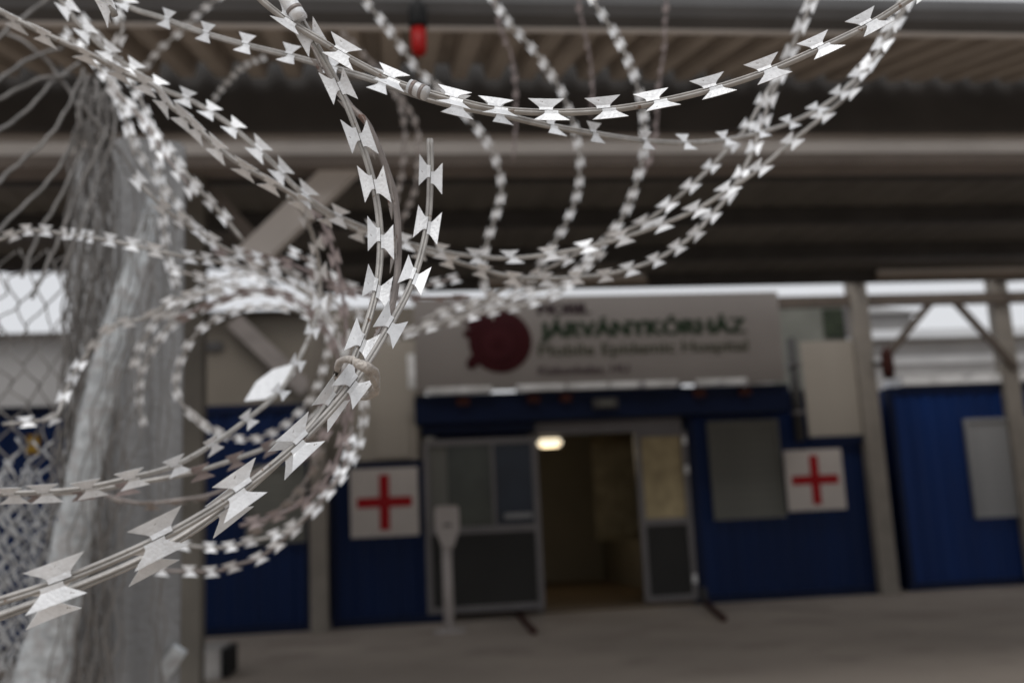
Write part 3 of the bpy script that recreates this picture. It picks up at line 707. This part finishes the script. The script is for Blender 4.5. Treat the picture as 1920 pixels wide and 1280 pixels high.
def strand(label, pts, **kw):
    base = at(*pts[0][:3]); t = thing('razor_wire', label, 'razor wire', base, 'razor wire strands in the foreground')
    wire_geom('tape_core', pts, t, base, **kw); return t

# --- the in-focus strands
strand('sharp upright razor wire strand running down the middle and curving out at lower left',
       [(505, -60, .64), (545, 5, .64), (583, 68, .635), (634, 160, .635), (673, 256, .632), (701, 349, .63), (713, 444, .625), (706, 540, .61), (677, 640, .59), (635, 728, .565), (560, 825, .54), (435, 940, .515), (290, 1036, .495), (100, 1118, .48), (-80, 1182, .47)],
       bk='barb_flip', tape=(1., 1.), scale=(1., 1.2), bars=[(583, 68), (634, 160), (673, 256), (701, 349), (713, 444), (706, 541), (675, 642), (612, 755), (540, 845), (425, 950), (290, 1040), (100, 1122)], jit=4, roll=6, roll2=-30)
strand('sharp hooked razor wire with a free cut end at its top in the middle',
       [(806, 262, .66), (807, 327, .65), (801, 423, .64), (775, 523, .62), (727, 617, .59), (659, 722, .555), (562, 828, .525), (441, 925, .50), (300, 1008, .48), (110, 1090, .465), (-80, 1150, .455)],
       bk='barb_flip', tape=(1., 1.02), scale=(1., 1.27), bars=[(807, 327), (801, 424), (775, 523), (727, 617), (659, 723), (562, 828), (441, 924), (300, 1006), (110, 1090), (-60, 1145)], jit=4, roll=-4, roll2=4)
strand('dark shaded razor wire seen edge-on right behind the sharp upright strand',
       [(520, -40, .69), (575, 62, .685), (612, 130, .68), (655, 197, .675), (692, 238, .67), (733, 342, .665), (744, 400, .66), (747, 480, .65), (738, 560, .63), (712, 640, .605), (668, 700, .58)],
       m='dull', bk='dull_barb', bars=[(604, 115), (650, 190), (700, 255), (741, 372), (746, 470), (724, 612)], roll=74, roll2=80, jit=6)  # shade on its underside is put into the darker tape and barb colours
strand('long sharp upper razor wire sagging across the top from left to upper right',
       [(470, -22, .63), (492, 2, .63), (538, 38, .63), (610, 82, .63), (645, 104, .63), (728, 148, .63), (780, 167, .625), (846, 186, .62), (930, 205, .62), (1030, 211, .62), (1133, 207, .62), (1236, 191, .62), (1340, 166, .62), (1440, 133, .62), (1535, 92, .62), (1630, 46, .625), (1700, 2, .63), (1790, -60, .64)],
       bars=[(538, 40), (645, 105), (733, 150), (846, 186), (930, 204), (1031, 210), (1133, 207), (1236, 191), (1340, 166), (1440, 133), (1535, 92), (1630, 46), (1720, -12)], roll=-38, roll2=-34, jit=9)
strand('thin razor wire from top left that joins the upper strand and ends top right',
       [(175, -40, .88), (240, 12, .86), (300, 33, .84), (375, 60, .80), (462, 85, .76), (548, 106, .73), (625, 128, .70), (700, 150, .67), (780, 178, .645), (850, 198, .64), (906, 209, .66), (951, 218, .68), (1030, 236, .72), (1110, 250, .76), (1205, 264, .84), (1284, 268, .89), (1355, 263, .94), (1420, 250, .98), (1477, 232, 1.02), (1532, 206, 1.05), (1581, 171, 1.07), (1619, 131, 1.09), (1651, 94, 1.1), (1675, 54, 1.11), (1698, 12, 1.12), (1722, -40, 1.12)],
       bars=[(240, 12), (316, 40), (390, 66), (462, 85), (548, 106), (628, 129), (715, 156), (850, 199), (932, 214), (1030, 236), (1112, 251), (1205, 264), (1282, 268), (1355, 263), (1420, 250), (1477, 232), (1530, 206), (1575, 176), (1607, 145), (1633, 113), (1657, 83), (1678, 48), (1698, 12)], roll=-26, roll2=-18, jit=8, near=True)
strand('blurred razor wire from top left corner forming the upper line of the big loop bottom',
       [(70, -60, .92), (108, -8, .92), (145, 42, .92), (195, 92, .92), (245, 128, .92), (304, 167, .91), (354, 187, .9), (388, 206, .89), (429, 233, .88), (471, 269, .87), (513, 308, .87), (555, 352, .87), (610, 394, .88), (690, 430, .92), (760, 455, .96), (825, 471, 1.0), (892, 481, 1.04), (961, 484, 1.06), (1028, 477, 1.07), (1100, 464, 1.07), (1165, 447, 1.07), (1240, 421, 1.06), (1308, 392, 1.05), (1367, 355, 1.05), (1424, 317, 1.05), (1485, 265, 1.06), (1540, 221, 1.07), (1593, 174, 1.08), (1632, 120, 1.09), (1662, 70, 1.1), (1695, 10, 1.1), (1720, -40, 1.1)],
       bars=[(128, 22), (165, 64), (206, 100), (250, 132), (297, 163), (350, 186), (396, 212), (440, 243), (488, 285), (530, 326), (575, 368), (632, 404), (696, 432), (757, 454), (825, 471), (892, 481), (961, 484), (1028, 477), (1100, 464), (1165, 447), (1240, 421), (1308, 392), (1367, 355), (1424, 317), (1485, 265), (1540, 221), (1593, 174), (1628, 126), (1652, 88), (1675, 48), (1695, 10)], roll=-14, roll2=-12, jit=12)
strand('blurred razor wire from the left edge forming the lowest line of the big loop',
       [(-60, -10, .82), (0, 22, .82), (60, 52, .82), (120, 80, .82), (180, 108, .83), (235, 138, .84), (290, 163, .84), (317, 196, .84), (356, 227, .84), (408, 275, .84), (450, 308, .84), (502, 338, .85), (545, 362, .86), (610, 402, .9), (690, 440, .95), (760, 462, .99), (833, 483, 1.03), (873, 496, 1.05), (950, 517, 1.08), (1020, 522, 1.1), (1077, 520, 1.12), (1132, 515, 1.14), (1180, 504, 1.15), (1227, 488, 1.17), (1267, 465, 1.19), (1303, 438, 1.2), (1330, 408, 1.21), (1363, 370, 1.22), (1393, 320, 1.23), (1412, 280, 1.24), (1432, 225, 1.25), (1443, 188, 1.25), (1462, 145, 1.25), (1480, 100, 1.25), (1501, 52, 1.25), (1518, 12, 1.25), (1535, -30, 1.25)],
       bars=[(25, 34), (85, 63), (160, 98), (222, 131), (275, 156), (310, 188), (345, 218), (372, 245), (413, 279), (460, 315), (510, 342), (562, 372), (618, 406), (676, 434), (735, 456), (788, 471), (840, 485), (900, 505), (961, 519), (1020, 522), (1077, 520), (1132, 515), (1180, 504), (1227, 488), (1267, 465), (1303, 438), (1330, 408), (1363, 370), (1390, 325), (1412, 280), (1431, 227), (1443, 188), (1462, 145), (1480, 100), (1501, 52), (1519, 12)], roll=52, roll2=-10, jit=10)
strand('blurred razor wire falling steeply from top right and passing through the loop bottom',
       [(1540, -40, 1.32), (1508, 35, 1.32), (1485, 90, 1.32), (1455, 145, 1.31), (1428, 190, 1.3), (1403, 235, 1.28), (1369, 274, 1.26), (1332, 314, 1.24), (1293, 351, 1.22), (1251, 386, 1.22), (1207, 417, 1.22), (1155, 440, 1.24), (1110, 462, 1.27), (1050, 492, 1.3), (985, 525, 1.34), (925, 553, 1.38), (870, 590, 1.42), (810, 612, 1.45), (740, 630, 1.48)],
       bars=[(1523, -2), (1503, 46), (1482, 98), (1458, 142), (1428, 190), (1401, 237), (1369, 274), (1332, 314), (1293, 351), (1251, 386), (1207, 417), (1155, 440), (1105, 464), (1062, 486), (1013, 512), (970, 532), (925, 553), (888, 578), (850, 599), (806, 613), (763, 624)], jit=14, roll=0)
# --- strands in the left half
strand('razor wire forming the right side of the small loop, running to the left edge',
       [(540, 368, 1.02), (571, 405, 1.06), (591, 458, 1.1), (600, 513, 1.12), (598, 568, 1.12), (583, 623, 1.08), (555, 683, 1.03), (521, 737, .98), (463, 786, .92), (398, 833, .87), (325, 873, .83), (246, 895, .8), (160, 914, .79), (80, 922, .78), (-30, 926, .77)],
       bars=[(571, 405), (591, 458), (600, 513), (598, 568), (583, 623), (555, 683), (521, 737), (463, 786), (398, 833), (325, 873), (246, 895), (165, 914), (90, 922), (20, 925)], roll=-8, roll2=-32, jit=6)
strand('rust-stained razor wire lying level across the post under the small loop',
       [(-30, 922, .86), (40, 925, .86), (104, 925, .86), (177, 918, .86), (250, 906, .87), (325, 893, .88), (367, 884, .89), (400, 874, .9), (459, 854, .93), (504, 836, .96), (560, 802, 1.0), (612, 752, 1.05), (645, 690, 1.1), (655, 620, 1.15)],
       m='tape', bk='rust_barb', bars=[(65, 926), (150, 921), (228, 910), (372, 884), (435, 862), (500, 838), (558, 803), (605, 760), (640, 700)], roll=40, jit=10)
strand('faint grey wire crossing the lower part of the post',
       [(170, 900, 1.2), (188, 923, 1.2), (260, 943, 1.2), (333, 937, 1.2), (400, 925, 1.22), (470, 890, 1.26), (540, 850, 1.3), (600, 800, 1.34)], m='dull', bk='dull_barb', roll=70, jit=10, near=False)
strand('short end of razor wire with two blades dangling at the top left',
       [(150, -60, .64), (188, -22, .64), (205, 4, .64), (215, 30, .64)], bars=[(198, -6), (208, 12)], roll=66, jit=16)
strand('razor wire stretched level from the left edge past the post towards the small loop',
       [(-40, 462, 1.36), (17, 443, 1.36), (46, 432, 1.35), (81, 433, 1.34), (119, 438, 1.33), (180, 446, 1.24), (250, 460, 1.22), (331, 478, 1.22), (375, 484, 1.25), (419, 493, 1.28), (454, 501, 1.3), (494, 512, 1.32), (530, 524, 1.34), (565, 545, 1.36), (610, 575, 1.4), (640, 620, 1.45)],
       near=False, jit=18, roll=-10)
strand('razor wire descending from the post top to the right across the small loop',
       [(250, 330, 1.2), (285, 368, 1.2), (317, 398, 1.22), (354, 423, 1.25), (390, 446, 1.28), (430, 470, 1.3), (487, 486, 1.34), (540, 510, 1.38), (590, 540, 1.42), (640, 575, 1.46), (690, 600, 1.5)], near=False, jit=18, roll=-14)
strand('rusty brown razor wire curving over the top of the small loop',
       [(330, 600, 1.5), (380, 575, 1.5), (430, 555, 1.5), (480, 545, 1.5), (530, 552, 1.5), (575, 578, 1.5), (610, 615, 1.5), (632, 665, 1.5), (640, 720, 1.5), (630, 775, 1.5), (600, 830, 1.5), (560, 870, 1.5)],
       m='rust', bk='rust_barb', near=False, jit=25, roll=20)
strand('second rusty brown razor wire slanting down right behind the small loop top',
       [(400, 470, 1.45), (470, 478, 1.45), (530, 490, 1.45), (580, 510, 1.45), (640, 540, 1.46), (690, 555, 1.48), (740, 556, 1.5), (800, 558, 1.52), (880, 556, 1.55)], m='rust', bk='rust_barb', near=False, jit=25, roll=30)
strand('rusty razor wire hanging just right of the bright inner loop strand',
       [(585, 380, 1.3), (610, 430, 1.3), (630, 490, 1.3), (642, 550, 1.3), (650, 620, 1.3), (655, 700, 1.3), (650, 790, 1.3), (628, 870, 1.3), (585, 930, 1.3), (520, 965, 1.3), (450, 985, 1.3)], m='rust', bk='rust_barb', near=False, jit=25, roll=10)

# --- far coils: one continuous helix each, its visible turns as parts
def coil(label, turns, loc, rnd_=0):
    base = at(*loc); t = thing('razor_wire_coil', label, 'razor wire', base, 'razor wire coils in the distance')
    for pts, kw in turns: wire_geom('coil_turn', pts, t, base, near=False, **kw)
    return t
BROWN_SHADED = dict(m='rust', bk='rust_barb', jit=30, roll=40)  # rear hoop turns: their shade is painted in with this darker brown
DL = dict(m='dull', bk='dull_barb', jit=25, roll=20)
coil('distant hoops of razor wire hanging like beads before the canopy beam', [
    ([(900, -40, 2.1), (938, 21, 2.08), (979, 69, 2.06), (1017, 116, 2.05), (1048, 164, 2.05), (1073, 225, 2.05), (1086, 285, 2.05), (1087, 325, 2.05), (1082, 365, 2.05), (1070, 400, 2.05), (1052, 436, 2.05), (1030, 470, 2.05), (1008, 505, 2.05), (985, 545, 2.05)], dict(jit=15, scale=1.1)),
    ([(1095, -40, 1.95), (1119, 13, 1.93), (1156, 70, 1.92), (1184, 129, 1.9), (1202, 192, 1.9), (1208, 250, 1.9), (1204, 300, 1.9), (1190, 354, 1.9), (1165, 412, 1.9), (1135, 450, 1.9), (1100, 490, 1.9), (1055, 535, 1.9)], dict(jit=15, scale=1.1)),
    ([(665, -30, 2.0), (691, 10, 2.0), (728, 54, 2.0), (758, 97, 2.0), (789, 138, 2.0), (835, 175, 2.0), (872, 215, 2.0), (904, 253, 2.0), (926, 289, 2.0), (938, 329, 2.0), (940, 360, 2.0), (930, 403, 2.0), (918, 440, 2.0), (908, 475, 2.0), (905, 515, 2.0), (915, 560, 2.0), (925, 600, 2.0)], dict(jit=15, scale=1.1)),
    ([(1085, 505, 1.95), (1058, 543, 1.92), (1013, 563, 1.9), (970, 575, 1.9), (930, 581, 1.9), (892, 592, 1.9), (850, 602, 1.9), (808, 610, 1.9), (763, 622, 1.9), (715, 640, 1.9)], dict(jit=15, scale=1.15)),
    ([(1130, 470, 1.75), (1105, 495, 1.75), (1072, 524, 1.75), (1030, 541, 1.75), (985, 548, 1.75), (946, 562, 1.75), (905, 567, 1.75), (863, 575, 1.75), (838, 582, 1.75), (790, 600, 1.75)], dict(jit=15)),
    ([(640, 60, 2.5), (690, 110, 2.5), (728, 150, 2.5), (742, 178, 2.5), (757, 225, 2.5), (758, 275, 2.5), (753, 330, 2.5), (738, 390, 2.5)], dict(m='dull', bk='dull_barb', jit=20)),
    ([(730, 160, 2.45), (755, 188, 2.45), (779, 228, 2.45), (785, 275, 2.45), (782, 336, 2.45), (765, 390, 2.45), (740, 440, 2.45), (712, 490, 2.45)], dict(m='dull', bk='dull_barb', jit=20)),
    ([(925, -20, 2.6), (939, 52, 2.6), (960, 108, 2.6), (968, 180, 2.6), (967, 250, 2.6), (962, 300, 2.6)], BROWN_SHADED),
    ([(1080, -20, 2.6), (1091, 35, 2.6), (1105, 100, 2.6), (1112, 164, 2.6), (1108, 220, 2.6)], BROWN_SHADED),
    ([(1250, -20, 2.6), (1246, 94, 2.6), (1237, 150, 2.6), (1233, 211, 2.6), (1226, 275, 2.6), (1205, 330, 2.6)], BROWN_SHADED),
    ([(420, -10, 2.3), (384, 16, 2.3), (332, 65, 2.3), (296, 96, 2.3), (271, 127, 2.3), (240, 160, 2.3)], dict(jit=20)),
    ([(500, 108, 2.2), (463, 121, 2.25), (433, 148, 2.3), (406, 181, 2.35), (385, 215, 2.4)], dict(jit=20, scale=.9)),
], (1000, 300, 2.05))
coil('small beaded circles of razor wire around the dark opening at lower left', [
    ([(270, 800, 1.9), (261, 757, 1.9), (261, 729, 1.9), (264, 703, 1.9), (272, 679, 1.9), (297, 637, 1.9), (331, 604, 1.9), (377, 580, 1.9), (430, 560, 1.9), (490, 550, 1.9), (545, 558, 1.9), (590, 580, 1.9)], dict(jit=15, scale=1.0)),
    ([(420, 815, 1.75), (375, 790, 1.75), (345, 762, 1.75), (330, 730, 1.75), (332, 700, 1.75), (343, 667, 1.75), (365, 629, 1.75), (405, 598, 1.75), (455, 580, 1.75), (515, 575, 1.75), (570, 588, 1.75), (610, 615, 1.75)], dict(jit=15, scale=.95)),
    ([(612, 590, 1.8), (617, 642, 1.8), (610, 680, 1.8), (592, 731, 1.8), (562, 772, 1.8), (525, 803, 1.8), (480, 822, 1.8), (438, 821, 1.8), (395, 805, 1.8), (360, 775, 1.8)], dict(jit=15, scale=.9)),
    ([(420, 545, 1.45), (370, 552, 1.45), (331, 560, 1.45), (304, 576, 1.45), (277, 594, 1.45), (240, 603, 1.45), (206, 613, 1.45), (180, 642, 1.45), (154, 676, 1.45), (135, 708, 1.42), (119, 746, 1.4), (104, 781, 1.38), (60, 790, 1.36), (5, 795, 1.35)], dict(jit=18)),
    ([(300, 1000, 1.5), (345, 1020, 1.5), (396, 1026, 1.5), (432, 1024, 1.5), (468, 1014, 1.5), (506, 1006, 1.5), (544, 988, 1.5), (575, 966, 1.5), (609, 931, 1.52), (637, 897, 1.54), (657, 868, 1.56), (671, 835, 1.58), (680, 798, 1.6), (683, 755, 1.6), (672, 710, 1.6)], dict(jit=15)),
    ([(290, 1066, 1.4), (320, 1070, 1.4), (356, 1070, 1.4), (402, 1071, 1.4), (445, 1058, 1.4), (487, 1044, 1.4), (525, 1016, 1.4), (558, 985, 1.4), (593, 951, 1.4), (625, 908, 1.42), (650, 860, 1.45), (660, 800, 1.5)], dict(jit=15, m='dull')),
    ([(470, 1000, 1.7), (520, 960, 1.7), (560, 920, 1.7), (590, 870, 1.7), (600, 830, 1.7)], DL),
    ([(215, 20, 1.5), (231, 48, 1.5), (223, 75, 1.5), (205, 110, 1.5), (215, 170, 1.5), (235, 225, 1.48), (252, 290, 1.46)], dict(jit=20)),
    ([(205, 160, 1.4), (230, 190, 1.4), (262, 220, 1.4), (290, 260, 1.38), (315, 300, 1.36), (345, 335, 1.35), (365, 370, 1.35)], dict(jit=20, m='dull')),
    ([(120, 60, 1.5), (170, 110, 1.48), (215, 165, 1.46), (262, 215, 1.45), (300, 262, 1.44), (330, 300, 1.43), (365, 345, 1.42), (410, 395, 1.42), (455, 450, 1.42)], dict(jit=20)),
    ([(150, 30, 1.7), (205, 95, 1.7), (250, 160, 1.68), (282, 235, 1.66), (298, 310, 1.64), (305, 390, 1.62), (312, 470, 1.62), (330, 540, 1.62)], dict(jit=22)),
    ([(225, 190, 1.75), (245, 250, 1.75), (275, 310, 1.75), (318, 365, 1.75), (360, 420, 1.75), (412, 470, 1.75), (470, 515, 1.75), (525, 548, 1.75), (580, 590, 1.75)], dict(jit=22)),
    ([(318, 505, 1.6), (360, 515, 1.6), (405, 528, 1.6), (450, 540, 1.6), (500, 545, 1.6), (550, 560, 1.6), (600, 590, 1.6), (640, 640, 1.6), (655, 700, 1.6), (660, 770, 1.6)], dict(jit=20)),
    ([(300, 640, 1.7), (330, 585, 1.7), (372, 545, 1.7), (425, 520, 1.7), (480, 515, 1.7), (535, 525, 1.7), (590, 555, 1.7), (622, 600, 1.7), (640, 660, 1.7), (642, 720, 1.7), (632, 790, 1.7)], dict(jit=20)),
    ([(250, 690, 1.8), (268, 640, 1.8), (310, 585, 1.8), (360, 560, 1.8), (420, 540, 1.8)], dict(jit=20)),
    ([(540, 470, 1.5), (590, 495, 1.5), (640, 530, 1.5), (690, 545, 1.5), (750, 545, 1.5), (800, 535, 1.52), (860, 520, 1.55)], dict(jit=20, m='dull')),
], (470, 700, 1.75))

# --- metal clips and the tie that hold the strands together
def clip(lab, pa, pb, rad):
    A, B = at(*pa), at(*pb); t = thing('wire_clip', lab, 'clip', A)
    Q, L = resample([A, B], .004); bm = bmesh.new(); tube(bm, Q, rad, 16); bm_obj('sleeve', bm, 'barb', t, True)
    for k in range(2):
        P = A.lerp(B, .25+.5*k); D = (B-A).normalized()*.0012; bm = bmesh.new(); tube(bm, [P-D, P, P+D], rad*1.07, 16); bm_obj('crimp', bm, 'dull', t, True)
clip('round metal sleeve clamped on the upright strand at the top edge', (520, -30, .632), (563, 36, .63), .0052)
clip('small bright clip joining the two upper strands', (768, 162, .618), (800, 176, .615), .0046)
tr = thing('tie_wire', 'crumpled pale tie wire knotted round the two sharp strands where they meet', 'wire', at(672, 692, .56))
Q = crom([at(*p) for p in ((634, 690, .555), (640, 676, .548), (656, 674, .540), (674, 682, .535), (690, 690, .535), (701, 702, .542), (706, 722, .552), (700, 738, .562), (686, 742, .57), (664, 730, .575), (640, 712, .57), (632, 696, .56))], 10)
rn = random.Random(4); Q, L = resample(Q, .0012); bm = bmesh.new(); prev = None
for i, p in enumerate(Q):
    T = (Q[min(i+1, len(Q)-1)]-Q[max(i-1, 0)]).normalized(); n1 = T.orthogonal().normalized(); n2 = T.cross(n1); ring = []
    for k in range(8):
        r_ = .0025*(1+.30*math.sin(i*.22+k*1.7)+.22*math.cos(k*math.pi/2)+rn.uniform(-.10, .10)); ring.append(bm.verts.new(p+(n1*math.cos(k*math.pi/4)+n2*math.sin(k*math.pi/4))*r_))
    if prev:
        for k in range(8): bm.faces.new((prev[k], prev[(k+1) % 8], ring[(k+1) % 8], ring[k]))
    prev = ring
bm_obj('knot', bm, 'tie', tr, True)
bm = bmesh.new(); tube(bm, resample(crom([at(*p) for p in ((690, 742, .568), (702, 730, .556), (703, 715, .545), (697, 704, .54))], 8), .0015)[0], .0013, 8); bm_obj('loose_end', bm, 'tie', tr, True)
# pale flat scrap caught on the inner loop strand
bm = bmesh.new()
top = [at(x_, y_, d_) for x_, y_, d_ in ((458, 752, 1.24), (480, 716, 1.28), (512, 692, 1.31), (548, 682, 1.33), (552, 700, 1.31), (530, 728, 1.28), (498, 748, 1.25))]
f0 = [bm.verts.new(p) for p in top]; f1 = [bm.verts.new(p+CF*.002) for p in top]
bm.faces.new(f0); bm.faces.new(f1[::-1])
for k in range(7): bm.faces.new((f0[k], f1[k], f1[(k+1) % 7], f0[(k+1) % 7]))
tag(bm_obj('scrap', bm, 'barb'), 'pale flat scrap caught behind the inner loop strand', 'scrap')
